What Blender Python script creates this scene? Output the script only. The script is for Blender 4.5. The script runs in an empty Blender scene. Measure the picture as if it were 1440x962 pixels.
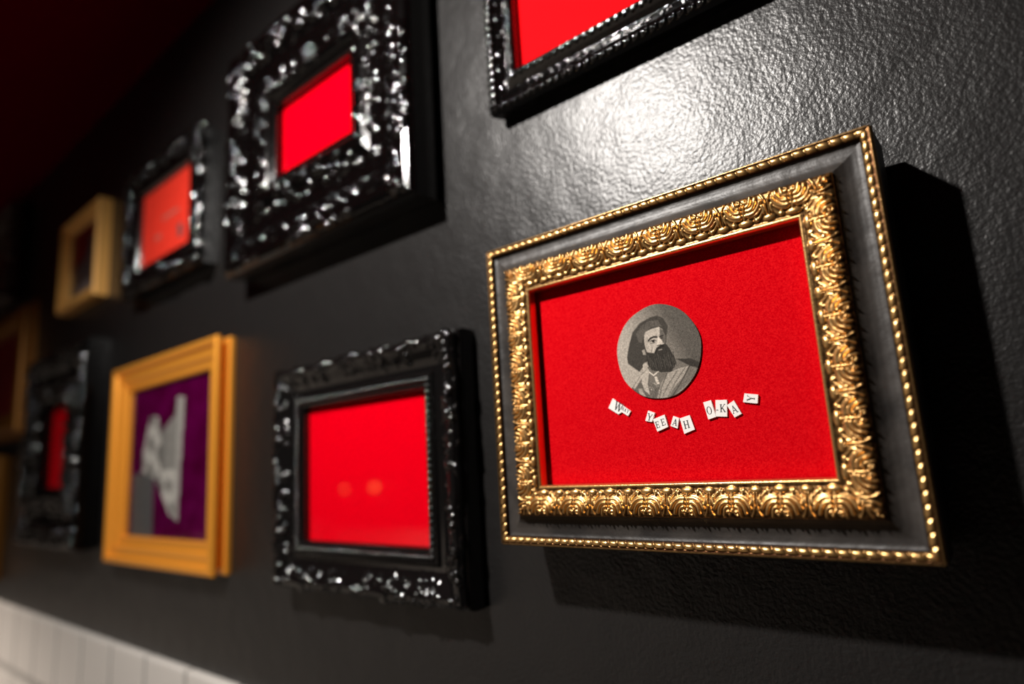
import bpy, math, random
import numpy as np
from mathutils import Matrix, Vector

# ---------------------------------------------------------------- camera, light, exposure
SC = bpy.context.scene
COL = SC.collection
ZO = 1.6                                   # eye height above the floor
FPX, YAW, PITCH, ROLL, DIST = 896.7787, 0.6871773, 0.1817514, -0.0596115, 0.343

def axes():
    ca, sa, cb, sb, cc, sc = (math.cos(YAW), math.sin(YAW), math.cos(PITCH), math.sin(PITCH), math.cos(ROLL), math.sin(ROLL))
    f = Vector((-sa*cb, ca*cb, sb)); r = Vector((ca, sa, 0)); u = r.cross(f)
    return cc*r + sc*u, -sc*r + cc*u, f

cd = bpy.data.cameras.new('camera'); cam = bpy.data.objects.new('camera', cd); COL.objects.link(cam)
R, U, F = axes()
cam.matrix_world = Matrix(((R.x, U.x, -F.x, 0), (R.y, U.y, -F.y, -DIST), (R.z, U.z, -F.z, ZO), (0, 0, 0, 1)))
cd.sensor_width = 36; cd.lens = FPX/1440*36; cd.clip_start = 0.01
cd.dof.use_dof = True; cd.dof.focus_distance = 0.326; cd.dof.aperture_fstop = 2.8; cd.dof.aperture_blades = 0
SC.camera = cam

SC.view_settings.view_transform = 'Standard'; SC.view_settings.look = 'None'
SC.view_settings.exposure = 0.0; SC.view_settings.gamma = 1.0; SC.view_settings.use_curve_mapping = False

w = bpy.data.worlds.new('world'); SC.world = w; w.use_nodes = True
w.node_tree.nodes['Background'].inputs[0].default_value = (0.02, 0.016, 0.014, 1)
w.node_tree.nodes['Background'].inputs[1].default_value = 0.3

LAMP = Vector((-0.404, -0.55, ZO+0.514)); LAMP_AIM = Vector((-0.42, -0.12, ZO-0.02))
LAMP_POWER = 37.0

def lamp_light(name, kind, loc, power, col, radius, aim=None, spot=math.radians(134), blend=0.75):
    l = bpy.data.lights.new(name, kind); l.energy = power; l.color = col; l.shadow_soft_size = radius
    o = bpy.data.objects.new(name, l); COL.objects.link(o); o.location = loc
    if kind == 'SPOT':
        l.spot_size = spot; l.spot_blend = blend
        o.rotation_euler = (aim-loc).to_track_quat('-Z', 'Y').to_euler()
    return o
lamp_light('spot_lamp_light', 'SPOT', LAMP, LAMP_POWER, (1.0, 0.945, 0.89), 0.017, LAMP_AIM)
DOWN = Vector((-1.80, -0.80, ZO+0.600))
lamp_light('downlight_light', 'SPOT', DOWN, 80.0, (1.0, 0.88, 0.78), 0.03, DOWN-Vector((0, 0, 1)), math.radians(108), 0.5)

# ---------------------------------------------------------------- helpers
def lin(c):
    return tuple(((x/255)/12.92 if x/255 <= 0.04045 else ((x/255+0.055)/1.055)**2.4) for x in c)

def mat(name, base, rough=0.5, metal=0.0, spec=0.5, coat=0.0, coat_rough=0.05):
    m = bpy.data.materials.new(name); m.use_nodes = True
    b = m.node_tree.nodes['Principled BSDF']
    b.inputs['Base Color'].default_value = (*base, 1); b.inputs['Roughness'].default_value = rough
    b.inputs['Metallic'].default_value = metal; b.inputs['Specular IOR Level'].default_value = spec
    b.inputs['Coat Weight'].default_value = coat; b.inputs['Coat Roughness'].default_value = coat_rough
    return m

def N(m, t, **kw):
    n = m.node_tree.nodes.new(t)
    for k, v in kw.items():
        if hasattr(n, k): setattr(n, k, v)
        else: n.inputs[k.replace('_', ' ')].default_value = v
    return n
def L(m, a, b): m.node_tree.links.new(a, b)
def bsdf(m): return m.node_tree.nodes['Principled BSDF']

def noise_bump(m, scale, strength, dist, detail=2.0, rough=0.5, coat=False, stretch=None):
    tc = N(m, 'ShaderNodeTexCoord'); src = tc.outputs['Object']
    if stretch:
        mp = N(m, 'ShaderNodeMapping'); mp.inputs['Scale'].default_value = stretch; L(m, src, mp.inputs[0]); src = mp.outputs[0]
    n = N(m, 'ShaderNodeTexNoise', Scale=scale, Detail=detail, Roughness=rough); L(m, src, n.inputs['Vector'])
    b = N(m, 'ShaderNodeBump', Strength=strength, Distance=dist); L(m, n.outputs['Fac'], b.inputs['Height'])
    L(m, b.outputs[0], bsdf(m).inputs['Normal'])
    if coat: L(m, b.outputs[0], bsdf(m).inputs['Coat Normal'])
    return src, n

def color_noise(m, scale, c1, c2, lo=0.4, hi=0.6, detail=3.0, src=None):
    if src is None: src = N(m, 'ShaderNodeTexCoord').outputs['Object']
    n = N(m, 'ShaderNodeTexNoise', Scale=scale, Detail=detail); L(m, src, n.inputs['Vector'])
    r = N(m, 'ShaderNodeValToRGB'); e = r.color_ramp.elements
    e[0].position = lo; e[0].color = (*c1, 1); e[1].position = hi; e[1].color = (*c2, 1)
    L(m, n.outputs['Fac'], r.inputs[0]); L(m, r.outputs[0], bsdf(m).inputs['Base Color'])
    return n

def tag(o, label=None, cat=None, group=None, kind=None):
    for k, v in (('label', label), ('category', cat), ('group', group), ('kind', kind)):
        if v: o[k] = v
    return o

def mesh(name, V, Fc, m=None, parent=None, smooth=True, mats=None, midx=None):
    me = bpy.data.meshes.new(name); V = np.asarray(V, dtype=np.float32)
    Fa = np.asarray(Fc, dtype=np.int32) if not isinstance(Fc, list) else None
    if Fa is not None:
        n = len(Fa); k = Fa.shape[1]
        me.vertices.add(len(V)); me.vertices.foreach_set('co', V.ravel())
        me.loops.add(n*k); me.loops.foreach_set('vertex_index', Fa.ravel())
        me.polygons.add(n); me.polygons.foreach_set('loop_start', np.arange(n, dtype=np.int32)*k)
        me.update(calc_edges=True)
    else:
        me.from_pydata([tuple(map(float, v)) for v in V], [], Fc)
    me.polygons.foreach_set('use_smooth', np.full(len(me.polygons), smooth, dtype=bool))
    for mm in (mats or [m]):
        if mm: me.materials.append(mm)
    if midx is not None: me.polygons.foreach_set('material_index', np.asarray(midx, dtype=np.int32))
    me.validate(); me.update()
    o = bpy.data.objects.new(name, me); COL.objects.link(o)
    if parent: o.parent = parent
    return o

def vattr(o, name, vals):
    vals = np.asarray(vals, dtype=np.float32)
    if vals.ndim == 1:
        a = o.data.attributes.new(name, 'FLOAT', 'POINT'); a.data.foreach_set('value', vals)
    else:
        a = o.data.attributes.new(name, 'FLOAT_COLOR', 'POINT')
        a.data.foreach_set('color', np.concatenate([vals, np.ones((len(vals), 1), np.float32)], 1).ravel())

def boxes(lst):
    V, Fc = [], []
    for (x0, x1, y0, y1, z0, z1) in lst:
        b = len(V)
        V += [(x0, y0, z0), (x1, y0, z0), (x1, y1, z0), (x0, y1, z0), (x0, y0, z1), (x1, y0, z1), (x1, y1, z1), (x0, y1, z1)]
        Fc += [tuple(b+i for i in f) for f in ((0, 3, 2, 1), (4, 5, 6, 7), (0, 1, 5, 4), (1, 2, 6, 5), (2, 3, 7, 6), (3, 0, 4, 7))]
    return V, Fc

def bevel(o, wd, seg=2):
    md = o.modifiers.new('bevel', 'BEVEL'); md.width = wd; md.segments = seg; md.limit_method = 'ANGLE'; return o

def lathe(pts, seg=40):
    V, Fc = [], []
    for r, z in pts:
        for k in range(seg):
            a = 2*math.pi*k/seg; V.append((r*math.cos(a), r*math.sin(a), z))
    for i in range(len(pts)-1):
        for k in range(seg):
            k2 = (k+1) % seg; Fc.append((i*seg+k, i*seg+k2, (i+1)*seg+k2, (i+1)*seg+k))
    return V, Fc

# ---------------------------------------------------------------- relief rasters (carved ornament)
class Relief:
    """height field of one repeat, built from rounded strokes; units metres"""
    def __init__(s, per, wid, res=0.0002):
        s.per, s.wid = per, wid
        s.nu, s.nv = max(8, int(per/res)), max(8, int(wid/res))
        s.h = np.zeros((s.nv, s.nu)); 
        s.U, s.V = np.meshgrid((np.arange(s.nu)+0.5)/s.nu*per, (np.arange(s.nv)+0.5)/s.nv*wid)
    def stroke(s, pts, r0, r1=None, amp=None):
        if r1 is None: r1 = r0
        n = len(pts)-1
        for i in range(n):
            (ax, ay), (bx, by) = pts[i], pts[i+1]
            ra, rb = r0+(r1-r0)*i/n, r0+(r1-r0)*(i+1)/n
            for sh in (-s.per, 0, s.per):
                dx, dy = bx-ax, by-ay; ll = dx*dx+dy*dy+1e-14
                t = np.clip(((s.U-ax-sh)*dx+(s.V-ay)*dy)/ll, 0, 1)
                d = np.hypot(s.U-ax-sh-t*dx, s.V-ay-t*dy); r = ra+(rb-ra)*t
                hh = np.sqrt(np.clip(1-(d/r)**2, 0, 1))*(r if amp is None else amp)
                s.h = np.maximum(s.h, hh)
    def dome(s, x, y, rx, ry, amp):
        for sh in (-s.per, 0, s.per):
            s.h = np.maximum(s.h, amp*np.sqrt(np.clip(1-((s.U-x-sh)/rx)**2-((s.V-y)/ry)**2, 0, 1)))
    def __call__(s, a, v):
        u = (a/s.per) % 1.0*s.nu-0.5; q = np.clip(v/s.wid*s.nv-0.5, 0, s.nv-1.001)
        u0 = np.floor(u).astype(int); fu = u-u0; v0 = q.astype(int); fv = q-v0
        u0m = u0 % s.nu; u1 = (u0+1) % s.nu; v1 = np.minimum(v0+1, s.nv-1)
        return ((s.h[v0, u0m]*(1-fu)+s.h[v0, u1]*fu)*(1-fv)+(s.h[v1, u0m]*(1-fu)+s.h[v1, u1]*fu)*fv)

def bez(p0, p1, p2, n=7):
    return [((1-t)**2*p0[0]+2*t*(1-t)*p1[0]+t*t*p2[0], (1-t)**2*p0[1]+2*t*(1-t)*p1[1]+t*t*p2[1]) for t in [i/n for i in range(n+1)]]
def spiral(cx, cy, r, a0, turns, sgn=1, n=22, end=0.15):
    return [(cx+r*(1-(1-end)*i/n)*math.cos(a0+sgn*turns*2*math.pi*i/n), cy+r*(1-(1-end)*i/n)*math.sin(a0+sgn*turns*2*math.pi*i/n)) for i in range(n+1)]

def acanthus():
    P, W = 0.0225, 0.0155
    s = Relief(P, W, 0.00012)
    X = lambda u: u*P
    Y = lambda v: v*W
    s.dome(X(.5), Y(.19), .0036, .0019, .0015)
    s.dome(X(0), Y(.20), .0030, .0018, .0013)
    for u in (.25, .75): s.dome(X(u), Y(.22), .0013, .0013, .0011)
    for sg in (-1, 1):
        c = lambda a: X(.5+sg*a)
        s.stroke(bez((c(.30), Y(.26)), (c(.34), Y(.30)), (c(.40), Y(.46))), .0009, .0004, .0008)
        s.stroke(bez((c(.20), Y(.22)), (c(.27), Y(.36)), (c(.15), Y(.38))), .0008, .0006, .0009)
        s.stroke(bez((c(.10), Y(.36)), (c(.26), Y(.34)), (c(.36), Y(.52))), .0007, .0005, .0011)
        s.stroke(bez((c(.07), Y(.44)), (c(.28), Y(.40)), (c(.38), Y(.74))), .0013, .0009, .0016)
        s.stroke(bez((c(.08), Y(.57)), (c(.25), Y(.54)), (c(.29), Y(.88))), .0012, .0008, .0017)
        s.stroke(bez((c(.08), Y(.70)), (c(.17), Y(.70)), (c(.18), Y(.94))), .0010, .0007, .0016)
        s.stroke(spiral(c(.09), Y(.86), .0011, 1.2, .8, sg, 12, .4), .0005, .0005, .0012)
        s.stroke(bez((c(.40), Y(.60)), (c(.44), Y(.48)), (c(.41), Y(.38))), .0010, .0007, .0010)
        s.stroke(bez((c(.475), Y(.30)), (c(.46), Y(.60)), (c(.47), Y(.70))), .00032, .00032, .0012)
        s.stroke(bez((c(.47), Y(.66)), (c(.46), Y(.85)), (c(.39), Y(.96))), .00045, .0004, .0011)
    s.stroke([(X(.5), Y(.24)), (X(.5), Y(.72))], .0008, .0005, .0011)
    s.dome(X(.5), Y(.80), .0009, .0011, .0012)
    return s

def rococo(per, wid, seed, amp, dens=1.0, res=0.0005, rip=0.0, rk=1.0, flat=None, dm=.5):
    rnd = random.Random(seed); s = Relief(per, wid, res)
    n = int(dens*per*wid/(0.012*0.012))
    for k in range(n):
        x, y = rnd.uniform(0, per), rnd.uniform(0.04, 0.96)*wid
        kind = rnd.random()
        if kind < (.45 if not flat else (1-dm)*.44):
            s.stroke(spiral(x, y, rnd.uniform(.004, .009), rnd.uniform(0, 6.28), rnd.uniform(.6, 1.4), rnd.choice((-1, 1)), 16), .0020*rk, .0011*rk, flat and .0019*rk*flat or amp*rnd.uniform(.6, 1))
        elif kind < (.8 if not flat else 1-dm):
            a = rnd.uniform(0, 6.28); l = rnd.uniform(.006, .014)
            s.stroke(bez((x, y), (x+l*math.cos(a), y+l*math.sin(a)), (x+l*math.cos(a+.9), y+l*math.sin(a+.9))), .0024*rk, .0011*rk, flat and .0022*rk*flat or amp*rnd.uniform(.5, 1))
        else:
            q_ = rnd.uniform(.0016, .0034)*rk; s.dome(x, y, q_, q_*rnd.uniform(.8, 1.2), flat and q_*flat or amp*rnd.uniform(.6, 1.1))
    k = 2*math.pi*round(per/.0055)/per; kv = 2*math.pi/.0060
    if flat: s.h = np.maximum(s.h, 0)
    s.h = s.h+rip*(np.sin(s.U*k+1.7*np.sin(s.V*420+seed))*np.sin(s.V*kv+1.5*np.sin(s.U*k*.5+seed)))
    return s

# ---------------------------------------------------------------- picture frame builder
def resample(pl, step):
    pl = np.array(pl, float); out = [pl[0]]
    for a, b in zip(pl[:-1], pl[1:]):
        n = max(1, int(math.ceil(np.hypot(*(b-a))/step)))
        for i in range(1, n+1): out.append(a+(b-a)*i/n)
    return np.array(out)
def chaikin(pl, it=2, ends=1):
    pl = np.array(pl, float)
    for _ in range(it):
        o = [pl[0]]
        for a, b in zip(pl[:-1], pl[1:]): o += [a*.75+b*.25, a*.25+b*.75]
        o.append(pl[-1]); pl = np.array(o)
    return pl

def moulding(name, W, H, prof, m, parent, ds=0.001, dp=0.001, relief=None, edge=None, smooth_it=0, attr=False):
    """W x H outer size, local origin at bottom centre on the wall; prof = (inset, projection) list outer->inner"""
    pl = chaikin(prof, smooth_it) if smooth_it else np.array(prof, float)
    pl = resample(pl, dp)
    arc = np.concatenate([[0], np.cumsum(np.hypot(*(np.diff(pl, axis=0).T)))])
    tg = np.gradient(pl, axis=0); tg /= np.linalg.norm(tg, axis=1)[:, None]+1e-12
    nrm = np.stack([-tg[:, 1], tg[:, 0]], 1)          # towards outside / the viewer
    V, Fc, A = [], [], []; base = 0
    cs = [((-W/2, 0), (1, 0), (0, 1), W), ((W/2, 0), (0, 1), (-1, 0), H), ((W/2, H), (-1, 0), (0, -1), W), ((-W/2, H), (0, -1), (1, 0), H)]
    for k, (c, al, inn, Ls) in enumerate(cs):
        ns = max(2, int(Ls/ds)); f = np.linspace(0, 1, ns+1)
        T, Hh = pl[:, 0][None, :], pl[:, 1][None, :]
        s = T+(Ls-2*T)*f[:, None]; a = s-Ls/2
        p = np.broadcast_to(arc[None, :], s.shape)
        dh = relief(a, p, k) if relief else np.zeros_like(s)
        t = T+dh*nrm[None, :, 0]*1.0; h = Hh+dh*nrm[None, :, 1]
        if edge is not None: t = t+edge(a, p, k)
        # keep the mitre joint closed
        lim = np.minimum(s, Ls-s); t = np.where((f[:, None] <= 0) | (f[:, None] >= 1), T, t)
        if relief: h = np.where((f[:, None] <= 0) | (f[:, None] >= 1), Hh, h)
        x = c[0]+al[0]*s+inn[0]*t; z = c[1]+al[1]*s+inn[1]*t
        V.append(np.stack([x, -h, z], -1).reshape(-1, 3)); A.append(dh.ravel())
        n2 = pl.shape[0]
        i = np.arange(ns)[:, None]*n2+np.arange(n2-1)[None, :]+base
        Fc.append(np.stack([i, i+n2, i+n2+1, i+1], -1).reshape(-1, 4)); base += (ns+1)*n2
    V = np.concatenate(V); Fc = np.concatenate(Fc)
    o = mesh(name, V, Fc, m, parent)
    if attr: vattr(o, 'relief', np.concatenate(A))
    return o

def frame_root(x0, x1, z0, label, group=None, y=0.0):
    e = bpy.data.objects.new('picture_frame', None); COL.objects.link(e); e.empty_display_size = 0.02
    e.location = ((x0+x1)/2, y, ZO+z0)
    return tag(e, label, 'picture frame', group)

def panel(name, w_, z0, z1, y, m, parent, th=0.002):
    V, Fc = boxes([(-w_/2, w_/2, y, y+th, z0, z1)])
    return mesh(name, V, Fc, m, parent, smooth=False)

# ---------------------------------------------------------------- materials
M = {}
M['wall'] = mat('black_satin_wall_paint', (0.011, 0.0102, 0.0100), 0.35, spec=0.5)
def wall_nodes():
    m = M['wall']; tc = N(m, 'ShaderNodeTexCoord')
    n1 = N(m, 'ShaderNodeTexNoise', Scale=400.0, Detail=2.0, Roughness=0.5); L(m, tc.outputs['Object'], n1.inputs['Vector'])
    n2 = N(m, 'ShaderNodeTexNoise', Scale=26.0, Detail=2.0); L(m, tc.outputs['Object'], n2.inputs['Vector'])
    b1 = N(m, 'ShaderNodeBump', Strength=0.5, Distance=0.0009); L(m, n1.outputs['Fac'], b1.inputs['Height'])
    b2 = N(m, 'ShaderNodeBump', Strength=0.35, Distance=0.004); L(m, n2.outputs['Fac'], b2.inputs['Height']); L(m, b1.outputs[0], b2.inputs['Normal'])
    L(m, b2.outputs[0], bsdf(m).inputs['Normal'])
wall_nodes()
M['ceiling'] = mat('dark_red_ceiling_paint', (0.12, 0.0004, 0.007), 0.7, spec=0.0)
M['floor'] = mat('dark_floor', (0.03, 0.026, 0.024), 0.5); noise_bump(M['floor'], 30, .3, .002)
M['tile'] = mat('white_glazed_tile', (0.76, 0.72, 0.67), 0.30); noise_bump(M['tile'], 12, .15, .002)
M['grout'] = mat('grey_grout', (0.42, 0.40, 0.37), 0.9, spec=0.1)
M['lacquer'] = mat('black_gloss_lacquer', (0.0015, 0.0013, 0.0013), 0.105, spec=0.85)
M['bead'] = mat('black_glass_bead', (0.012, 0.012, 0.012), 0.15, spec=1.0, coat=1.0, coat_rough=0.12)
M['lacquer_soft'] = mat('black_satin_lacquer', (0.0045, 0.004, 0.004), 0.14, spec=0.8)

def gold_material():
    m = mat('antique_gold_leaf', (0.75, 0.43, 0.13), 0.3, metal=0.9)
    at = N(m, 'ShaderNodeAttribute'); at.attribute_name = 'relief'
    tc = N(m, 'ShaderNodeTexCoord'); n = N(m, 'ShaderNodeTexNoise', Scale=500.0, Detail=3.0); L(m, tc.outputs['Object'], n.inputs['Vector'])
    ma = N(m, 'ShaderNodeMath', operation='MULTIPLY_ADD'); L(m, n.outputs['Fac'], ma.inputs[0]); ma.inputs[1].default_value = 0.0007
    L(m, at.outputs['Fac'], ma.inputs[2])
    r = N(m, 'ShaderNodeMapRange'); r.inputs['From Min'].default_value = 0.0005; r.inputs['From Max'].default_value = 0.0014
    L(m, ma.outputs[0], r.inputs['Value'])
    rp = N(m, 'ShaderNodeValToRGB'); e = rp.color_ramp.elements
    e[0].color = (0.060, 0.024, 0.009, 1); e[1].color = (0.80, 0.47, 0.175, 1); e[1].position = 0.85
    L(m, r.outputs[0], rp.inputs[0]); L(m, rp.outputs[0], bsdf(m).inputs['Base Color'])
    b = N(m, 'ShaderNodeBump', Strength=0.35, Distance=0.0004); L(m, n.outputs['Fac'], b.inputs['Height']); L(m, b.outputs[0], bsdf(m).inputs['Normal'])
    return m
M['gold'] = gold_material()
M['ebony'] = mat('ebonised_wood', (0.030, 0.026, 0.024), 0.44)
src, _ = noise_bump(M['ebony'], 110, .5, .0012, 5.0)
color_noise(M['ebony'], 45, (0.016, 0.014, 0.013), (0.052, 0.045, 0.040), .35, .7, 5)
M['gold_side'] = mat('dark_bronze_side', (0.10, 0.05, 0.022), 0.45, metal=0.3)
M['honey'] = mat('honey_gold_frame_paint', (1.0, 0.40, 0.045), 0.30, metal=0.5); noise_bump(M['honey'], 90, .1, .001)
M['honey_pale'] = mat('pale_gold_frame_paint', (1.0, 0.53, 0.14), 0.45, metal=0.15); noise_bump(M['honey_pale'], 90, .1, .001)
M['old_gold'] = mat('old_gold_ornament', (0.34, 0.14, 0.022), 0.35, metal=0.5)
M['brown'] = mat('dark_brown_carved_wood', (0.045, 0.020, 0.012), 0.4)

def felt():
    m = mat('red_felt_paper', (0.66, 0.0022, 0.010), 0.8, spec=0.0)
    tc = N(m, 'ShaderNodeTexCoord')
    n = N(m, 'ShaderNodeTexNoise', Scale=1400.0, Detail=3.0, Roughness=0.7); L(m, tc.outputs['Object'], n.inputs['Vector'])
    r = N(m, 'ShaderNodeValToRGB'); e = r.color_ramp.elements
    e[0].position = .38; e[0].color = (0.50, 0.0, 0.004, 1); e[1].position = .78; e[1].color = (0.80, 0.010, 0.014, 1)
    L(m, n.outputs['Fac'], r.inputs[0]); L(m, r.outputs[0], bsdf(m).inputs['Base Color'])
    b = N(m, 'ShaderNodeBump', Strength=0.5, Distance=0.0003); L(m, n.outputs['Fac'], b.inputs['Height']); L(m, b.outputs[0], bsdf(m).inputs['Normal'])
    return m
M['felt'] = felt()
M['red'] = mat('red_card', (0.78, 0.0, 0.009), 0.7, spec=0.0)
M['red_top'] = mat('vivid_red_card', (0.92, 0.003, 0.007), 0.7, spec=0.02)
M['red_bright'] = mat('bright_red_satin_card', (1.0, 0.055, 0.030), 0.42, spec=0.3); 
M['purple'] = mat('purple_velvet', (0.085, 0.002, 0.045), 0.8, spec=0.0); color_noise(M['purple'], 40, (0.060, 0.0, 0.022), (0.10, 0.001, 0.05), .35, .65)
M['ink'] = mat('black_ink', (0.012, 0.014, 0.016), 0.6)
M['paper'] = mat('cream_paper', (0.88, 0.845, 0.81), 0.8, spec=0.1); noise_bump(M['paper'], 900, .2, .0002)
M['grey_print'] = mat('grey_photo_print', (0.10, 0.10, 0.10), 0.35)
M['dark_red_print'] = mat('dark_red_print', (0.16, 0.006, 0.008), 0.4)
M['brass'] = mat('brass', (0.7, 0.45, 0.18), 0.3, metal=1.0)
M['white_metal'] = mat('white_lamp_metal', (0.6, 0.6, 0.58), 0.4)
M['rubber'] = mat('clear_rubber', (0.1, 0.1, 0.1), 0.6)

def print_material(name, rough=0.55):
    m = mat(name, (1, 1, 1), rough)
    at = N(m, 'ShaderNodeAttribute'); at.attribute_name = 'tone'
    L(m, at.outputs['Color'], bsdf(m).inputs['Base Color']); return m
M['print'] = print_material('engraved_print', 0.8); bsdf(M['print']).inputs['Specular IOR Level'].default_value = 0.1
M['photo'] = print_material('photo_print', 0.45)

def glass():
    m = bpy.data.materials.new('picture_glass'); m.use_nodes = True; nt = m.node_tree; nt.nodes.clear()
    out = nt.nodes.new('ShaderNodeOutputMaterial'); mx = nt.nodes.new('ShaderNodeMixShader')
    tr = nt.nodes.new('ShaderNodeBsdfTransparent'); gl = nt.nodes.new('ShaderNodeBsdfGlossy'); gl.inputs['Roughness'].default_value = 0.03
    lw = nt.nodes.new('ShaderNodeLayerWeight'); lw.inputs['Blend'].default_value = 0.5
    pw = nt.nodes.new('ShaderNodeMath'); pw.operation = 'POWER'; pw.inputs[1].default_value = 5
    ma = nt.nodes.new('ShaderNodeMath'); ma.operation = 'MULTIPLY_ADD'; ma.inputs[1].default_value = 0.95; ma.inputs[2].default_value = 0.04
    nt.links.new(lw.outputs['Facing'], pw.inputs[0]); nt.links.new(pw.outputs[0], ma.inputs[0]); nt.links.new(ma.outputs[0], mx.inputs[0])
    nt.links.new(tr.outputs[0], mx.inputs[1]); nt.links.new(gl.outputs[0], mx.inputs[2]); nt.links.new(mx.outputs[0], out.inputs[0])
    return m
M['glass'] = glass()

def emit(name, col, st):
    m = bpy.data.materials.new(name); m.use_nodes = True; b = bsdf(m)
    b.inputs['Base Color'].default_value = (*col, 1); b.inputs['Emission Color'].default_value = (*col, 1); b.inputs['Emission Strength'].default_value = st
    return m
M['bulb'] = emit('lit_bulb', (1.0, 0.42, 0.12), 5.0)

# ---------------------------------------------------------------- the room
XL, XR, YF, HC = -2.95, 1.1, -1.72, ZO+0.622
def slab(name, b, m, parent=None):
    V, Fc = boxes([b]); o = mesh(name, V, Fc, m, parent, smooth=False)
    return tag(o, kind='structure')
slab('wall_back', (XL, XR, 0, 0.1, 0, HC), M['wall'])
slab('wall_front', (XL, XR, YF-0.1, YF, 0, HC), M['wall'])
slab('wall_left', (XL-0.1, XL, YF-0.1, 0.1, 0, HC), M['wall'])
slab('wall_right', (XR, XR+0.1, YF-0.1, 0.1, 0, HC), M['wall'])
slab('ceiling', (XL-0.1, XR+0.1, YF-0.1, 0.1, HC, HC+0.1), M['ceiling'])
slab('floor', (XL-0.1, XR+0.1, YF-0.1, 0.1, -0.1, 0), M['floor'])

def wainscot(name, yw, sg, top=ZO-0.2035, tw=0.108, th=0.103, off=-0.7589):
    """white square tiles below the black paint, one mesh of tiles and its grout bed; sg = direction into the room"""
    rows = int(top/th)+1; V, Fc = [], []
    g = 0.0080; bev = 0.004; d0, d1 = 0.004, 0.0085
    k0 = math.ceil((XL-off)/tw); k1 = int((XR-off)/tw)
    for r in range(rows):
        zt = top-r*th; zb = max(zt-th+g, 0.001)
        if zt-zb < 0.01: continue
        for k in range(k0-1, k1+1):
            xa, xb = max(off+k*tw+g/2, XL+.001), min(off+(k+1)*tw-g/2, XR-.001)
            if xb-xa < 0.015: continue
            b = len(V); rings = [(0, d0-0.004), (0, d1-0.0022), (bev*.35, d1-0.0007), (bev, d1)]
            for ins, d in rings:
                ix_ = ins*.15
                for (x, z) in ((xa+ix_, zb+ins), (xb-ix_, zb+ins), (xb-ix_, zt-ins), (xa+ix_, zt-ins)):
                    V.append((x, yw+sg*d, z))
            for q in range(3):
                for c in range(4):
                    c2 = (c+1) % 4; Fc.append((b+q*4+c, b+q*4+c2, b+q*4+4+c2, b+q*4+4+c))
            Fc.append((b+12, b+13, b+14, b+15))
    o = mesh(name, V, Fc, M['tile'], smooth=False); tag(o, kind='structure')
    V, Fc = boxes([(XL+.001, XR-.001, min(yw, yw+sg*0.0079), max(yw, yw+sg*0.0079), 0.001, top-0.002)])
    mesh('grout_bed', V, Fc, M['grout'], o, smooth=False)
    return o
wainscot('trim_1', -0.0002, -1)
wainscot('trim_2', YF+0.0002, 1, ZO-0.29)
def side_wainscot(top=ZO-0.24, tw=0.108, th=0.103):
    V, Fc = [], []
    for r_ in range(int(top/th)+1):
        zt = top-r_*th; zb = max(zt-th+.0035, .002)
        if zt-zb < .01: continue
        for k in range(int(-YF/tw)):
            ya, yb = -.012-k*tw-tw+.0035, -.012-k*tw; b = len(V)
            for ins, d in ((0, 0), (0, .0045), (.002, .0072), (.005, .0085)):
                for (y_, z_) in ((ya+ins, zb+ins), (yb-ins, zb+ins), (yb-ins, zt-ins), (ya+ins, zt-ins)): V.append((XL+.0002+d, y_, z_))
            for q_ in range(3):
                for c in range(4): Fc.append((b+q_*4+c, b+q_*4+(c+1) % 4, b+q_*4+4+(c+1) % 4, b+q_*4+4+c))
            Fc.append((b+12, b+13, b+14, b+15))
    o = mesh('trim_3', V, Fc, M['tile'], smooth=False); tag(o, kind='structure')
    V, Fc = boxes([(XL+.0002, XL+.003, YF+.012, -.012, .001, top-.002)]); mesh('grout_bed', V, Fc, M['grout'], o, smooth=False)
side_wainscot()

# ceiling spot lamp (hangs above the camera, between the two walls)
lamp = bpy.data.objects.new('ceiling_spotlight', None); COL.objects.link(lamp); lamp.location = (LAMP.x, LAMP.y, HC)
tag(lamp, 'white ceiling spotlight with round head aimed at the picture wall', 'lamp')
V, Fc = lathe([(0, 0), (.045, 0), (.045, -.014), (.012, -.016), (.012, -.045), (0, -.045)], 32); mesh('ceiling_mount', V, Fc, M['white_metal'], lamp)
q = (LAMP_AIM-LAMP).to_track_quat('-Z', 'Y')
V, Fc = lathe([(0, .062), (.020, .060), (.030, .045), (.033, .004), (.029, .003), (.026, .02), (.018, .022), (0, .022)], 32)
hd = mesh('lamp_head', V, Fc, M['white_metal'], lamp); hd.location = (0, 0, LAMP.z-HC); hd.rotation_euler = q.to_euler()

dl = bpy.data.objects.new('recessed_downlight', None); COL.objects.link(dl); dl.location = (DOWN.x, DOWN.y, HC)
tag(dl, 'round white recessed downlight in the dark red ceiling', 'lamp')
V, Fc = lathe([(.034, -.0005), (.052, -.0005), (.054, -.004), (.050, -.006), (.036, -.004), (.034, -.0005)], 32); mesh('trim_ring', V, Fc, M['white_metal'], dl)
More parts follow.
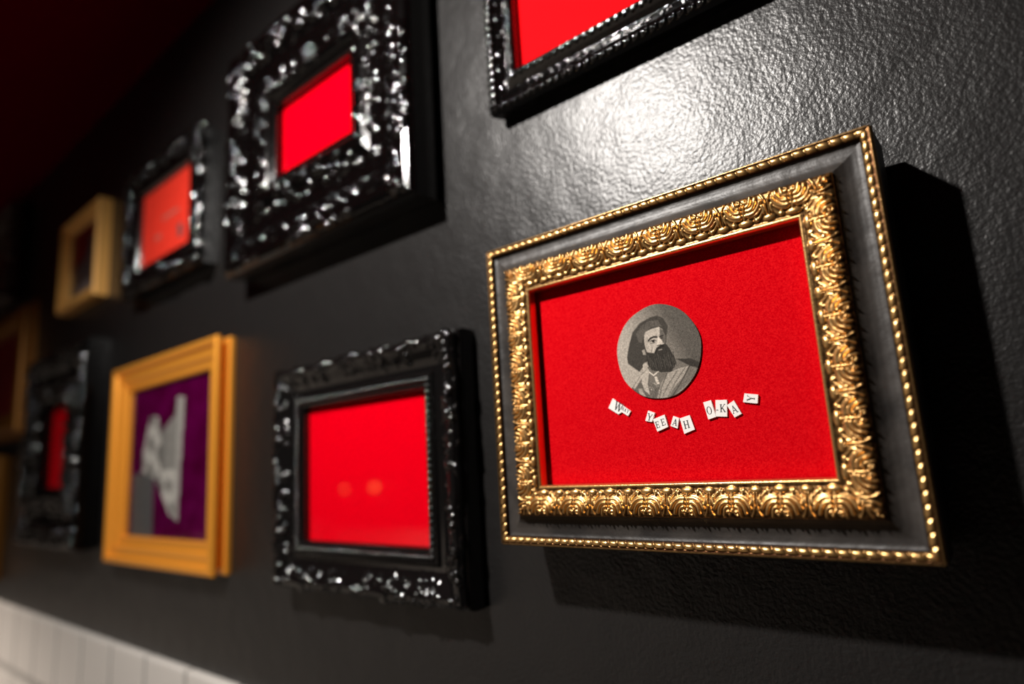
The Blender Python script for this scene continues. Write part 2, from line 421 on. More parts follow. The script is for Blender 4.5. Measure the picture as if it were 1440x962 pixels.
# small warm wall lamps on the opposite wall, seen only as reflections
def sconce(x, z, label, r, power):
    e = bpy.data.objects.new('wall_sconce', None); COL.objects.link(e); e.location = (x, YF, ZO+z-.05); tag(e, label, 'lamp', 'warm wall sconces')
    V, Fc = lathe([(0, 0), (.03, 0), (.032, .004), (.02, .010), (0, .012)], 24); V = [(a, c, b) for a, b, c in V]
    mesh('wall_plate', V, Fc, M['brass'], e)
    V, Fc = lathe([(0, .005), (.007, .006), (.009, .03), (.014, .034), (.014, .038), (0, .038)], 24); V = [(a, b+.05, c) for a, b, c in V]
    o = mesh('candle_holder', V, Fc, M['brass'], e)
    V, Fc = boxes([(-.004, .004, .005, .05, .004, .012)]); mesh('bracket_arm', V, Fc, M['brass'], e)
    V, Fc = lathe([(0, .0), (r*.6, r*.4), (r, r*1.2), (r*.7, r*2.3), (0.001, r*3.2)], 20); V = [(a, b+.05, c+.038) for a, b, c in V]
    mesh('bulb', V, Fc, M['bulb'], e)
sconce(-2.546, -.10, 'warm lit candle bulb sconce on the wall facing the pictures, right of its pair', .014, 1)
sconce(-2.79, -.10, 'warm lit candle bulb sconce on the wall facing the pictures, left of its pair', .009, 1)

# ---------------------------------------------------------------- the large gold and black frame with the collage
GX0, GX1, GZ0, GZ1 = -0.2684, -0.0391, -0.0509, 0.1364
GW, GH = GX1-GX0, GZ1-GZ0; GC = (GX0+GX1)/2
root = frame_root(GX0, GX1, GZ0, 'large gold and ebony frame with bearded man cutout and letter slips on red')
body = moulding('frame_body', GW, GH, [(.012, .010), (.0006, .010), (.0004, .0355), (.0010, .0362), (.0050, .0356), (.0058, .0353), (.0070, .0349), (.0100, .0349), (.0130, .0357), (.0155, .0374), (.0170, .0390), (.0178, .0395), (.0330, .0372), (.0334, .0368), (.0334, .0300)], M['ebony'], root, .004, .0012)
PB = .0054
def bead_rel(a, p, k):
    v = np.clip((p-.0046)/.0038, 0, 1); u = ((a+(v-.5)*.0016)/PB) % 1.0
    big = np.sqrt(np.clip(1-np.abs((2*u-1)*1.06)**2.6, 0, 1))
    reel = np.exp(-((np.minimum(u, 1-u))/.06)**2)*.35
    return .0013*np.maximum(big, reel)*np.sin(np.pi*v)**.6+np.where(p < .0043, .00060, 0)
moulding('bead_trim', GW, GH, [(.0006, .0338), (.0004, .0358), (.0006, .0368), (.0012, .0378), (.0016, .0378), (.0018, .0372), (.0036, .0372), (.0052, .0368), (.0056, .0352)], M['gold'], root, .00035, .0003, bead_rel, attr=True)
ac = acanthus()
def band_rel(a, p, k):
    vin = .0188-p                                    # arc measured from the inner lip
    return ac(a, np.clip(vin-.0010, 0, .0155))*np.clip((p-.0020)/.001, 0, 1)*np.clip(vin/.002, 0, 1)+.00025+np.where(vin < .0015, .0010, 0)
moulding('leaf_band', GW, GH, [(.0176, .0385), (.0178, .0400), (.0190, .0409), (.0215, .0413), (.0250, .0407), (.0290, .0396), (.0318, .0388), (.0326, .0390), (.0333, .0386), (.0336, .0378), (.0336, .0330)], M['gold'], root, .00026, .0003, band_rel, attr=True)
YM = 0.031
panel('red_mat', GW-.060, .030, GH-.030, -YM, M['felt'], root)
V, Fc = boxes([(-GW/2+.010, GW/2-.010, -.0288, -.012, .010, GH-.010)]); mesh('backing_board', V, Fc, M['ebony'], root, smooth=False)
for sx in (-1, 1):
    for z in (.016, GH-.016):
        V, Fc = lathe([(0, 0), (.004, .0), (.005, .003), (.005, .0118), (0, .012)], 16); V = [(sx*(GW/2-.018)+a, -c, z+b) for a, b, c in V]
        mesh('wall_bumper', V, Fc, M['rubber'], root)

# engraved bust, built as a toned disc
def fill(img, pts, tone, soft=0.0):
    n = img.shape[0]; yy, xx = np.mgrid[0:n, 0:n]; x = (xx+.5)/n*2-1; y = 1-(yy+.5)/n*2
    ins = np.zeros(img.shape, bool); P = pts+[pts[0]]
    for (x0, y0), (x1, y1) in zip(P[:-1], P[1:]):
        if abs(y1-y0) < 1e-9: continue
        c = ((y0 > y) != (y1 > y)) & (x < (x1-x0)*(y-y0)/(y1-y0)+x0); ins ^= c
    img[ins] = tone if soft == 0 else img[ins]*(soft)+tone*(1-soft)
def line(img, pts, wd, tone):
    n = img.shape[0]; yy, xx = np.mgrid[0:n, 0:n]; x = (xx+.5)/n*2-1; y = 1-(yy+.5)/n*2
    for (x0, y0), (x1, y1) in zip(pts[:-1], pts[1:]):
        dx, dy = x1-x0, y1-y0; t = np.clip(((x-x0)*dx+(y-y0)*dy)/(dx*dx+dy*dy+1e-12), 0, 1)
        d = np.hypot(x-x0-t*dx, y-y0-t*dy); a = np.clip((wd-d)/.006+.5, 0, 1); img[:] = img*(1-a)+tone*a
def blur(img, k=1):
    for _ in range(k):
        img = (img+np.roll(img, 1, 0)+np.roll(img, -1, 0)+np.roll(img, 1, 1)+np.roll(img, -1, 1))/5
    return img
def bust():
    n = 380; rs = np.random.RandomState(4); img = np.zeros((n, n))
    yy, xx = np.mgrid[0:n, 0:n]; x = (xx+.5)/n*2-1; y = 1-(yy+.5)/n*2
    img[:] = .46-.33*np.clip((x*.95+y*.45+.55)/1.2, 0, 1)
    g = lambda L_: [((a-434)/378, (478-b)/428) for a, b in L_]
    D, Mi, Li, W_ = .07, .17, .36, .62
    fill(img, g([(160, 790), (290, 640), (350, 600), (360, 700), (340, 900), (240, 880)]), .16)                      # cloak, shadow side
    fill(img, g([(345, 600), (600, 570), (800, 640), (800, 700), (520, 905), (330, 905)]), .20)                      # robe
    fill(img, g([(590, 570), (720, 590), (800, 640), (790, 690), (700, 650)]), .06)                                  # far shoulder
    fill(img, g([(150, 490), (180, 380), (225, 265), (300, 195), (400, 160), (465, 155), (515, 190), (550, 270), (530, 350), (520, 420), (400, 420), (330, 560), (255, 640), (210, 600), (155, 550)]), .075)  # cap and its hanging cloth
    fill(img, g([(255, 290), (300, 225), (390, 190), (470, 200), (495, 260), (400, 250), (340, 290), (300, 380), (275, 370)]), .13)
    fill(img, g([(328, 320), (345, 285), (400, 268), (470, 262), (500, 290), (520, 360), (505, 430), (470, 450), (400, 500), (340, 470), (326, 400)]), .52)   # face
    fill(img, g([(475, 270), (505, 300), (522, 370), (510, 430), (485, 400), (470, 345)]), .16)                     # cheek in shade
    fill(img, g([(295, 450), (320, 440), (330, 495), (305, 490)]), .40)                                              # ear
    fill(img, g([(330, 470), (370, 480), (405, 490), (430, 445), (470, 425), (515, 420), (545, 470), (580, 560), (590, 610), (540, 680), (450, 670), (370, 640), (335, 590)]), .055)  # beard
    line(img, g([(362, 372), (385, 352), (415, 344), (442, 350)]), .020, .03); line(img, g([(375, 382), (395, 372), (420, 372), (434, 384)]), .009, .03)
    line(img, g([(402, 382), (412, 384)]), .022, .02); line(img, g([(380, 394), (400, 400), (425, 396)]), .009, .16)
    fill(img, g([(332, 400), (345, 330), (360, 330), (356, 420), (350, 470)]), .36, .4); line(img, g([(395, 430), (385, 470), (375, 480)]), .012, .30)
    line(img, g([(360, 300), (400, 285), (460, 285)]), .010, .44)
    line(img, g([(468, 352), (498, 346)]), .016, .04); line(img, g([(474, 368), (492, 366)]), .014, .05); line(img, g([(440, 340), (440, 322)]), .008, .2)
    fill(img, g([(452, 345), (468, 360), (488, 400), (478, 418), (440, 425), (445, 400)]), .66)                      # nose
    line(img, g([(438, 428), (470, 424)]), .010, .1); line(img, g([(415, 490), (430, 460), (470, 440), (495, 440)]), .016, .03)
    line(img, g([(450, 470), (475, 468)]), .012, .30)
    for q in range(9): line(img, g([(300+q*22, 210-q*3+abs(q-4)*5), (280+q*26, 260-q*4)]), .005, .04+.05*(q % 2))
    for q in range(26):
        a = 345+q*9; line(img, g([(a, 500+(q % 5)*14), (a+14, 560+(q % 7)*12), (a+20, 620+(q % 4)*10)]), .005, .03 if q % 2 else .14)
    fill(img, g([(290, 580), (320, 558), (342, 590), (335, 610), (270, 670), (180, 775), (195, 790), (290, 680)]), .50)     # collar left
    fill(img, g([(335, 615), (345, 640), (320, 760), (330, 860), (290, 820), (265, 740), (280, 670)]), .50)
    fill(img, g([(225, 790), (260, 790), (300, 890), (250, 880)]), .40)
    fill(img, g([(500, 690), (600, 660), (690, 650), (640, 730), (540, 830), (490, 905), (385, 905), (440, 770)]), .40)     # broad lapel
    line(img, g([(500, 690), (440, 800), (410, 900)]), .010, .10); line(img, g([(590, 680), (500, 790), (440, 890)]), .008, .12)
    line(img, g([(660, 660), (560, 780), (490, 890)]), .008, .14); line(img, g([(700, 650), (600, 800), (520, 900)]), .010, .07)
    line(img, g([(345, 655), (380, 690), (425, 660)]), .010, .8); fill(img, g([(385, 705), (405, 700), (430, 775), (400, 770)]), .66)
    for q in range(26):
        line(img, g([(335+rs.rand()*85, 750+rs.rand()*110)]*2), .010, .65 if q % 3 else .05)
    fill(img, g([(355, 760), (345, 905), (385, 905), (430, 790)]), .10, .6)
    img = blur(img, 2)
    img = img*(1+.75*(blur(rs.rand(n, n), 1)-.5)*2)+.02*(rs.rand(n, n)-.5)
    return np.clip(img**1.12*.92, .008, .9)
img = bust(); nimg = img.shape[0]
PX, PZ, PR = -.1549-GC, .0525-GZ0, .0254
rings, segs = 120, 300
V, Fc = [(PX, -YM-.0009, PZ)], []
for i in range(1, rings+1):
    for k in range(segs):
        a = 2*math.pi*k/segs; rr = PR*i/rings*(1+.006*math.sin(5*a+1)+.004*math.sin(9*a)); V.append((PX+rr*math.cos(a)*.972, -YM-.0009, PZ+rr*math.sin(a)*1.005))
for k in range(segs): V.append((V[1+(rings-1)*segs+k][0], -YM+.0002, V[1+(rings-1)*segs+k][2]))
Fq = []
for i in range(rings):
    b0, b1 = 1+(i-1)*segs, 1+i*segs
    for k in range(segs):
        k2 = (k+1) % segs
        if i == 0: Fq.append((0, 1+k, 1+k2))
        else: Fq.append((b0+k, b1+k, b1+k2, b0+k2))
b0, b1 = 1+(rings-1)*segs, 1+rings*segs
for k in range(segs): Fq.append((b0+k, b1+k, b1+(k+1) % segs, b0+(k+1) % segs))
pc = mesh('portrait_cutout', V, Fq, M['print'], root)
Va = np.array(V); u = (Va[:, 0]-PX)/(PR*.975); v = (Va[:, 2]-PZ)/(PR*1.01)
ix = np.clip(((u+1)/2*nimg).astype(int), 0, nimg-1); iy = np.clip(((1-v)/2*nimg).astype(int), 0, nimg-1)
tn = img[iy, ix][:, None]*np.array([[1.04, .92, .78]]); vattr(pc, 'tone', tn)
pc['label'] = 'round sepia engraving of a bearded man in a dark cap and robe'

# serif letters: every glyph is a list of convex-ish polygons in a cell 1 high
def bar(x0, y0, x1, y1, w_):
    dx, dy = x1-x0, y1-y0; l = math.hypot(dx, dy); nx, ny = -dy/l*w_/2, dx/l*w_/2
    return [(x0+nx, y0+ny), (x1+nx, y1+ny), (x1-nx, y1-ny), (x0-nx, y0-ny)]
TK, TN, SR = .15, .055, .045
def srf(x, y, w_=.30): return [(x-w_/2, y-SR/2), (x+w_/2, y-SR/2), (x+w_/2, y+SR/2), (x-w_/2, y+SR/2)]
def ring(cx, cy, rx, ry, wx, wy, n=28):
    out = []
    for k in range(n):
        a, b = 2*math.pi*k/n, 2*math.pi*(k+1)/n
        out.append([(cx+rx*math.cos(a), cy+ry*math.sin(a)), (cx+rx*math.cos(b), cy+ry*math.sin(b)), (cx+(rx-wx)*math.cos(b), cy+(ry-wy)*math.sin(b)), (cx+(rx-wx)*math.cos(a), cy+(ry-wy)*math.sin(a))])
    return out
G = {
 'W': [bar(-.52, 1, -.24, 0, TK), bar(-.24, 0, .02, .98, TN), bar(-.02, .98, .26, 0, TK), bar(.26, 0, .54, 1, TN), srf(-.50, .98, .34), srf(.0, .98, .30), srf(.52, .98, .26)],
 'H': [bar(-.28, 0, -.28, 1, TK), bar(.28, 0, .28, 1, TK), bar(-.28, .5, .28, .5, TN), srf(-.28, .02, .34), srf(-.28, .98, .34), srf(.28, .02, .34), srf(.28, .98, .34)],
 'A': [bar(-.33, 0, .0, 1, TN), bar(-.02, 1, .33, 0, TK), bar(-.2, .33, .2, .33, TN), srf(-.33, .02, .26), srf(.34, .02, .32)],
 'T': [bar(0, 0, 0, 1, TK), bar(-.36, .97, .36, .97, TN), bar(-.35, 1, -.36, .76, TN), bar(.35, 1, .36, .76, TN), srf(0, .02, .34)],
 'Y': [bar(0, 0, 0, .48, TK), bar(-.33, 1, .0, .44, TK), bar(.34, 1, .02, .44, TN), srf(-.33, .98, .34), srf(.34, .98, .26), srf(0, .02, .34)],
 'E': [bar(-.22, 0, -.22, 1, TK), bar(-.3, .97, .28, .97, TN), bar(-.3, .03, .32, .03, TN), bar(-.22, .5, .16, .5, TN), bar(.28, 1, .29, .77, TN), bar(.30, 0, .34, .26, TN), bar(.16, .38, .16, .62, TN), srf(-.28, .98, .22), srf(-.28, .02, .22)],
 'O': ring(0, .5, .40, .52, .13, .045),
 'K': [bar(-.26, 0, -.26, 1, TK), bar(-.2, .40, .30, 1, TN), bar(-.08, .56, .32, 0, TK), srf(-.26, .02, .34), srf(-.26, .98, .34), srf(.30, .98, .26), srf(.34, .02, .30)],
 '-': [bar(-.16, .25, .16, .25, .09)],
}
# letter: char, base x, base z, up-vector x, z (millimetres)
slips = [
 ([(-184.87, 30.23), (-174.29, 22.12), (-176.18, 19.61), (-179.86, 22.13), (-182.14, 21.08), (-188.19, 25.13)], [('W', -182.79, 23.22, 2.4, 4.3), ('H', -179.54, 23.3, .95, 1.55), ('A', -178.1, 22.25, .95, 1.55), ('T', -176.6, 21.3, .95, 1.55)], 'slip reading What, leftmost, stepped at its lower edge'),
 ([(-163.68, 21.44), (-159.94, 19.88), (-162.12, 15.23), (-165.96, 16.15)], [('Y', -163.77, 16.1, 1.35, 3.5)], 'narrow slip reading Y, first letter of Yeeah'),
 ([(-161.31, 16.55), (-154.26, 18.47), (-153.03, 11.93), (-159.37, 9.9)], [('E', -158.51, 11.9, -.69, 3.35), ('E', -155.2, 12.9, -.66, 3.46)], 'slip reading EE'),
 ([(-149.58, 17.34), (-146.47, 16.0), (-147.91, 10.66), (-151.7, 12.3)], [('A', -149.47, 12.4, 1.1, 3.2)], 'narrow slip reading A between EE and H'),
 ([(-146.05, 15.79), (-140.44, 17.0), (-138.47, 9.54), (-144.46, 7.66)], [('H', -142.39, 10.41, -.65, 3.9)], 'slip reading H'),
 ([(-132.41, 22.68), (-128.24, 23.4), (-126.6, 14.87), (-130.75, 13.91)], [('O', -129.49, 16.48, -.5, 3.82)], 'slip reading O'),
 ([(-126.01, 23.23), (-120.22, 22.74), (-121.0, 14.49), (-126.75, 15.1)], [('-', -125.75, 17.2, .3, 3.77), ('K', -122.9, 17.0, .25, 3.8)], 'slip reading hyphen and K'),
 ([(-120.44, 20.05), (-116.75, 22.1), (-113.64, 15.28), (-117.38, 13.79)], [('A', -116.55, 16.0, -1.1, 3.5)], 'slanted slip reading A between K and the last Y'),
 ([(-111.04, 24.94), (-104.61, 23.58), (-105.41, 19.39), (-112.28, 20.8)], [('Y', -106.49, 21.84, -3.5, .75)], 'small slip with Y lying on its side, rightmost'),
]
for i, (pg, lets, lb) in enumerate(slips):
    th = .0009+.00012*(i % 3); n = len(pg)
    P = [(a/1000-GC, b/1000-GZ0) for a, b in pg]
    V = [(a, -YM-th, b) for j, (a, b) in enumerate(P)]+[(a, -YM+.0001, b) for a, b in P]
    Fc = [tuple(range(n-1, -1, -1))]+[(j, (j+1) % n, n+(j+1) % n, n+j) for j in range(n)]
    sl = mesh('paper_slip', V, Fc, M['paper'], root, smooth=False); sl['label'] = lb
    V, Fc = [], []
    for ch, bx, bz, ux, uz in lets:
        hgt = math.hypot(ux, uz)/1000; ang = math.atan2(-ux, uz); ca, sa = math.cos(ang), math.sin(ang)
        for pol in G[ch]:
            b = len(V); k = len(pol)
            for yy_ in (th+.00012, th-.0001):
                for (gx, gz) in pol:
                    gx *= hgt*.86; gz *= hgt; V.append((bx/1000-GC+gx*ca-gz*sa, -YM-yy_, bz/1000-GZ0+gx*sa+gz*ca))
            Fc.append(tuple(b+j for j in range(k))); Fc += [(b+j, b+k+j, b+k+(j+1) % k, b+(j+1) % k) for j in range(k)]
    mesh('lettering', V, Fc, M['ink'], sl, smooth=False)

# ---------------------------------------------------------------- black ornate frames
def stops(pts):
    xs, ys = zip(*pts); return lambda p: np.interp(p, xs, ys)

def beads(name, x0, x1, z0, z1, y, r, pitch, m, parent):
    V, Fc = [], []; sg, rg = 10, 6
    def one(x, z):
        b = len(V); V.append((x, y-r, z))
        for i in range(1, rg+1):
            t = math.pi*.55*i/rg
            for k in range(sg):
                a = 2*math.pi*k/sg; V.append((x+r*math.sin(t)*math.cos(a), y-r*math.cos(t), z+r*math.sin(t)*math.sin(a)))
        for k in range(sg): Fc.append((b, b+1+k, b+1+(k+1) % sg))
        for i in range(rg-1):
            for k in range(sg):
                q0, q1 = b+1+i*sg, b+1+(i+1)*sg; Fc.append((q0+k, q1+k, q1+(k+1) % sg, q0+(k+1) % sg))
    nx = round((x1-x0)/pitch); nz = round((z1-z0)/pitch)
    for i in range(nx):
        one(x0+(x1-x0)*i/nx, z0); one(x1-(x1-x0)*i/nx, z1)
    for i in range(nz):
        one(x1, z0+(z1-z0)*i/nz); one(x0, z1-(z1-z0)*i/nz)
    return mesh(name, V, Fc, m, parent)

# the frame left of the collage: scrolled outer edge, smooth cove, bead chain
BX0, BX1, BZ0, BZ1 = -.559, -.3170, -.0995, .0965
BW, BH = BX1-BX0, BZ1-BZ0
root = frame_root(BX0, BX1, BZ0, 'black lacquer frame with scrolled edge and bead chain round plain red, beside large gold frame')
rel = rococo(.11, .030, 14, .0030, 2.3, .0004, .0, .85, .95, .8)
msk = stops([(0, 0), (.019, 0), (.024, 1), (.039, 1), (.045, .25), (.049, 0), (1, 0)])
lowf = lambda a: .5+.5*np.sin(a*2*np.pi/.058)*np.cos(a*2*np.pi/.11+.7)
moulding('frame_body', BW, BH, [(.0005, 0), (.0, .004), (.0, .013), (.0008, .016), (.0030, .0172), (.0030, .0215), (.0050, .0245), (.0085, .0250), (.013, .0225), (.018, .0185), (.0235, .0160), (.0275, .0160), (.029, .0185), (.0305, .0190), (.0312, .0175), (.0362, .0172), (.0368, .0180), (.0385, .0172), (.0400, .0150), (.0405, .006)],
         M['lacquer_soft'], root, .0007, .0007, lambda a, p, k: rel(a+k*.04, np.clip(p-.016, 0, .0299))*msk(p)*(.45+.55*lowf(a)),
         edge=lambda a, p, k: -.0030*lowf(a+k*.02)*np.interp(p, [0, .018, .022, .030, .040], [0, 0, 1, .8, 0]))
beads('bead_chain', -BW/2+.0337, BW/2-.0337, .0337, BH-.0337, -.0188, .00205, .0050, M['bead'], root)
panel('red_panel', BW-.072, .036, BH-.036, -.0095, M['red'], root)
panel('glass_pane', BW-.074, .037, BH-.037, -.0125, M['glass'], root, .0015)

# wide rococo frames
def wide_frame(x0, x1, z0, z1, label, seed, flat=.68, dens=1.15, rk=1.35, dm=.5):
    W_, H_ = x1-x0, z1-z0
    root = frame_root(x0, x1, z0, label)
    rel = rococo(.15, .092, seed, .0062, dens, .0005, .0, rk, flat, dm)
    mk = stops([(0, 0), (.032, 0), (.038, 1), (.060, .9), (.066, .35), (.080, .35), (.086, 1), (.108, .9), (.114, 0), (1, 0)])
    moulding('frame_body', W_, H_, [(.002, 0), (.001, .006), (.0, .016), (.0, .029), (.003, .033), (.008, .0350), (.016, .0345), (.026, .0310), (.036, .0265), (.048, .0250), (.058, .0265), (.066, .0300), (.074, .0310), (.079, .0285), (.082, .0240), (.0835, .0250), (.0865, .0250), (.088, .0235), (.088, .012)],
             M['lacquer'], root, .0008, .0008, lambda a, p, k: rel(a+k*.05, np.clip(p-.022, 0, .0919))*mk(p),
             edge=None)
    panel('red_panel', W_-.166, .083, H_-.083, -.0150, M['red'], root)
    panel('glass_pane', W_-.168, .084, H_-.084, -.0190, M['glass'], root, .0015)
    return root
wide_frame(-.645, -.344, .206, .460, 'large black rococo frame with wide carved border and small red centre, upper middle', 5)
wide_frame(-1.345, -1.060, -.090, .214, 'upright black rococo frame at far left of lower row with narrow red strip showing', 8, .95, 1.1, 1.7, .85)

# narrower carved frame, upper row
SX0, SX1, SZ0, SZ1 = -.951, -.722, .246, .424
root = frame_root(SX0, SX1, SZ0, 'small black carved frame with bright orange red picture, upper row beside slim gold frame')
rel2 = rococo(.09, .042, 21, .0042, 1.6, .0005, .0, 1.25, .92, .85)
mk2 = stops([(0, 0), (.020, 0), (.026, 1), (.052, 1), (.056, 0), (1, 0)])
moulding('frame_body', SX1-SX0, SZ1-SZ0, [(.004, 0), (.002, .010), (0, .020), (.002, .026), (.007, .0290), (.015, .0270), (.024, .0235), (.031, .0245), (.034, .0230), (.0365, .0205), (.0365, .012)],
         M['lacquer'], root, .0009, .0009, lambda a, p, k: rel2(a+k*.03, np.clip(p-.018, 0, .0419))*mk2(p),
         edge=lambda a, p, k: -.0015*(.5+.5*np.sin(a*2*np.pi/.025))*np.interp(p, [0, .012, .022, .034], [0, 0, 1, 0]))
panel('red_panel', SX1-SX0-.066, .033, SZ1-SZ0-.033, -.0160, M['red_bright'], root)
# printed grey marks on the red picture
sw, shh = SX1-SX0, SZ1-SZ0
def poly(name, pts, y, m, parent, th=.0006):
    n = len(pts); V = [(a, -y-th, b) for a, b in pts]+[(a, -y, b) for a, b in pts]
    Fc = [tuple(range(n-1, -1, -1))]+[(j, (j+1) % n, n+(j+1) % n, n+j) for j in range(n)]
    return mesh(name, V, Fc, m, parent, smooth=False)
M['pale_print'] = mat('pale_pink_print', (.62, .16, .12), .5)
cxs = (SX0+SX1)/2
poly('printed_line', [(-.849-cxs, .3395-SZ0), (-.802-cxs, .3405-SZ0), (-.802-cxs, .3355-SZ0), (-.849-cxs, .3345-SZ0)], .0160, M['pale_print'], root)
poly('printed_figure', [(-.802-cxs, .3155-SZ0), (-.790-cxs, .3165-SZ0), (-.788-cxs, .303-SZ0), (-.793-cxs, .296-SZ0), (-.799-cxs, .300-SZ0)], .0160, M['grey_print'], root)
poly('printed_line', [(-.871-cxs, .318-SZ0), (-.853-cxs, .319-SZ0), (-.853-cxs, .313-SZ0), (-.871-cxs, .312-SZ0)], .0160, M['pale_print'], root)
panel('glass_pane', sw-.068, .034, shh-.034, -.0185, M['glass'], root, .0012)

# the black frame cut by the top of the picture
TX0, TX1, TZ0, TZ1 = -.2775, .0225, .2480, .4660
root = frame_root(TX0, TX1, TZ0, 'black carved frame round bright red, cut off by top edge above the large gold frame')
s3 = Relief(.042, .031, .00025)
rn = random.Random(3)
for k in range(7):
    s3.stroke(bez((.006*k+.001, .002), (.006*k+.005, .003), (.006*k+.003, .007)), .0013, .0007, .0015)
    s3.dome(.006*k+.003, .0055, .0017, .0015, .0012); s3.dome(.006*k+.004, .0270, .0016, .0014, .0011); s3.dome(.006*k+.001, .0255, .0012, .0012, .0009)
for k in range(3):
    s3.stroke(spiral(.014*k+.007, .0145, .0042, rn.uniform(0, 6), .9, rn.choice((-1, 1)), 14), .0007, .0005, .0004)
    s3.stroke(bez((.014*k, .018), (.014*k+.006, .012), (.014*k+.002, .009)), .0007, .0004, .0004)
mk3 = stops([(0, 0), (.014, 0), (.017, 1), (.043, 1), (.0445, 0), (1, 0)])
moulding('frame_body', TX1-TX0, TZ1-TZ0, [(.002, 0), (.001, .005), (.0, .0105), (.0005, .0145), (.003, .0165), (.0065, .0160), (.0085, .0142), (.0150, .0112), (.0190, .0135), (.0215, .0154), (.0240, .0160), (.0256, .0150), (.0262, .0135), (.0268, .006)],
         M['lacquer'], root, .0006, .0006, lambda a, p, k: s3(a+k*.01, np.clip(p-.0135, 0, .0309))*mk3(p))
panel('red_panel', TX1-TX0-.050, .0250, TZ1-TZ0-.0250, -.0075, M['red_top'], root)
panel('glass_pane', TX1-TX0-.052, .026, TZ1-TZ0-.026, -.0105, M['glass'], root, .0012)

# ---------------------------------------------------------------- honey gold frame with the purple collage
UX0, UX1, UZ0, UZ1 = -.9815, -.6790, -.1010, .1530
UW, UH = UX1-UX0, UZ1-UZ0; UC = (UX0+UX1)/2
root = frame_root(UX0, UX1, UZ0, 'honey gold stepped frame with torn grey photo on purple, lower row')
moulding('frame_body', UW, UH, [(.001, 0), (.0, .0045), (.0008, .0062), (.0070, .0068), (.0072, .0125), (.0015, .0150), (.0, .0175), (.0003, .0205), (.0018, .0220), (.0060, .0222), (.0085, .0205), (.0105, .0172), (.0150, .0160), (.0190, .0166), (.0215, .0150), (.0235, .0125), (.0290, .0120), (.0315, .0125), (.0330, .0110), (.0332, .0050)], M['honey'], root, .004, .0010)
panel('purple_panel', UW-.062, .031, UH-.031, -.0055, M['purple'], root)
PG = [(-.8098, .1005), (-.7892, .0965), (-.7937, .0215), (-.7975, -.0481), (-.8224, -.0399), (-.8500, -.0117), (-.8640, .002), (-.9070, .012), (-.9060, .0341), (-.8869, .0820), (-.8640, .0800), (-.8520, .058), (-.8120, .0789)]
def photo_cut(name, pts, y, seed, tone, parent, cx, cz):
    xs = [a for a, b in pts]; zs = [b for a, b in pts]; st = .0022
    gx = np.arange(min(xs), max(xs)+st, st); gz = np.arange(min(zs), max(zs)+st, st)
    rs = np.random.RandomState(seed); idx = {}; V, Fc, T = [], [], []
    P = list(pts)+[pts[0]]
    def inside(x, z):
        r = False
        for (x0, z0), (x1, z1) in zip(P[:-1], P[1:]):
            if (z0 > z) != (z1 > z) and x < (x1-x0)*(z-z0)/(z1-z0)+x0: r = not r
        return r
    def vid(i, j):
        if (i, j) not in idx:
            idx[(i, j)] = len(V); V.append((gx[i]-cx, -y-.0009, gz[j]-cz)); T.append(tone(gx[i], gz[j], rs))
        return idx[(i, j)]
    for i in range(len(gx)-1):
        for j in range(len(gz)-1):
            if inside((gx[i]+gx[i+1])/2, (gz[j]+gz[j+1])/2): Fc.append((vid(i, j), vid(i+1, j), vid(i+1, j+1), vid(i, j+1)))
    o = mesh(name, V, Fc, M['photo'], parent, smooth=False); md = o.modifiers.new('thick', 'SOLIDIFY'); md.thickness = .0006; md.offset = -1
    vattr(o, 'tone', np.array([[t, t*.96, t*.88] for t in T])); return o
def tone1(x, z, rs):
    if x > -.808: t = .40
    elif x < -.852 and z > .0: t = .50 if math.sin(x*230)+math.sin(z*190+x*90) > -.5 else .12
    elif z > .012: t = .17+.10*math.sin((x+.85)*60)
    else: t = .55 if math.sin(x*260+z*120)+math.sin(z*230) > -.4 else .16
    return max(.03, t+rs.uniform(-.05, .05))
photo_cut('photo_cutout', PG, .0055, 2, tone1, root, UC, UZ0)
poly('grey_photo_strip', [(-.935-UC, .010-UZ0), (-.872-UC, .010-UZ0), (-.868-UC, -.069-UZ0), (-.935-UC, -.069-UZ0)], .0055, M['grey_print'], root)
panel('glass_pane', UW-.064, .032, UH-.032, -.0085, M['glass'], root, .0012)

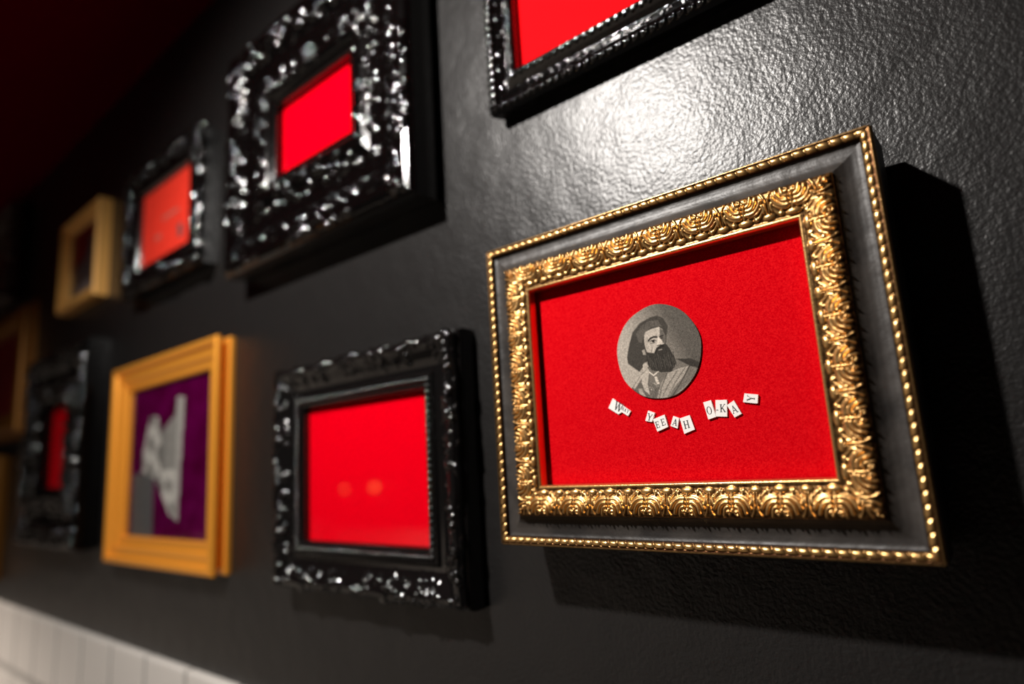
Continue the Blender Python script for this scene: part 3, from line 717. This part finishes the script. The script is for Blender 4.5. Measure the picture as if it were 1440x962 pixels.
# slim gold frame, upper row
QX0, QX1, QZ0, QZ1 = -1.268, -1.088, .287, .446
QC = (QX0+QX1)/2; QW, QH = QX1-QX0, QZ1-QZ0
root = frame_root(QX0, QX1, QZ0, 'small slim gold frame with grey and red picture, leftmost of upper row')
moulding('frame_body', QW, QH, [(.0, 0), (.0, .0170), (.0010, .0195), (.0030, .0205), (.0060, .0200), (.0075, .0180), (.0090, .0185), (.0110, .0175), (.0160, .0140), (.0200, .0125), (.0215, .0110), (.0215, .005)], M['honey_pale'], root, .004, .001)
panel('picture_panel', QW-.040, .020, QH-.020, -.0055, M['grey_print'], root)
poly('red_area', [(-QW/2+.022, QH-.022), (QW/2-.022, QH-.022), (QW/2-.022, QH-.050), (QW/2-.075, QH-.040), (QW/2-.098, QH-.078), (-QW/2+.022, QH-.090)], .0075, M['dark_red_print'], root)
poly('pale_area', [(-QW/2+.040, .022), (QW/2-.050, .022), (QW/2-.060, .042), (-QW/2+.060, .036)], .0075, mat('pale_grey_print', (.30, .26, .25), .4), root)
panel('glass_pane', QW-.041, .021, QH-.021, -.0090, M['glass'], root, .0012)

# frames cut by the left edge
EX0, EX1, EZ0, EZ1 = -1.84, -1.452, .094, .358
EW, EH = EX1-EX0, EZ1-EZ0
root = frame_root(EX0, EX1, EZ0, 'dim gold frame with dark red picture, cut off by left edge')
moulding('frame_body', EW, EH, [(.0, 0), (.0, .004), (.012, .006), (.012, .016), (.014, .021), (.022, .024), (.036, .022), (.042, .016), (.050, .014), (.050, .006)], M['old_gold'], root, .004, .002)
panel('picture_panel', EW-.096, .048, EH-.048, -.008, M['dark_red_print'], root)
root = frame_root(-1.99, -1.57, -.17, 'dim ornate gold carved frame, lowest at left edge')
relg = rococo(.12, .070, 31, .0060, 1.3, .0008)
moulding('frame_body', .42, .236, [(.003, 0), (0, .012), (.002, .022), (.010, .028), (.026, .026), (.040, .020), (.052, .022), (.058, .018), (.058, .008)], M['old_gold'], root, .0016, .0016, lambda a, p, k: relg(a, np.clip(p-.015, 0, .069))*np.interp(p, [0, .018, .026, .062, .068], [0, 0, 1, 1, 0]))
panel('picture_panel', .42-.112, .056, .180, -.010, M['brown'], root)
root = frame_root(-1.96, -1.56, .375, 'dark brown carved frame high at left edge')
relb = rococo(.12, .070, 33, .0070, 1.2, .0009)
moulding('frame_body', .40, .215, [(.003, 0), (0, .014), (.003, .026), (.012, .032), (.028, .028), (.042, .020), (.052, .022), (.058, .018), (.058, .008)], M['brown'], root, .0018, .0018, lambda a, p, k: relb(a, np.clip(p-.015, 0, .069))*np.interp(p, [0, .018, .026, .062, .068], [0, 0, 1, 1, 0]))
panel('picture_panel', .40-.112, .056, .215-.056, -.010, M['brown'], root)
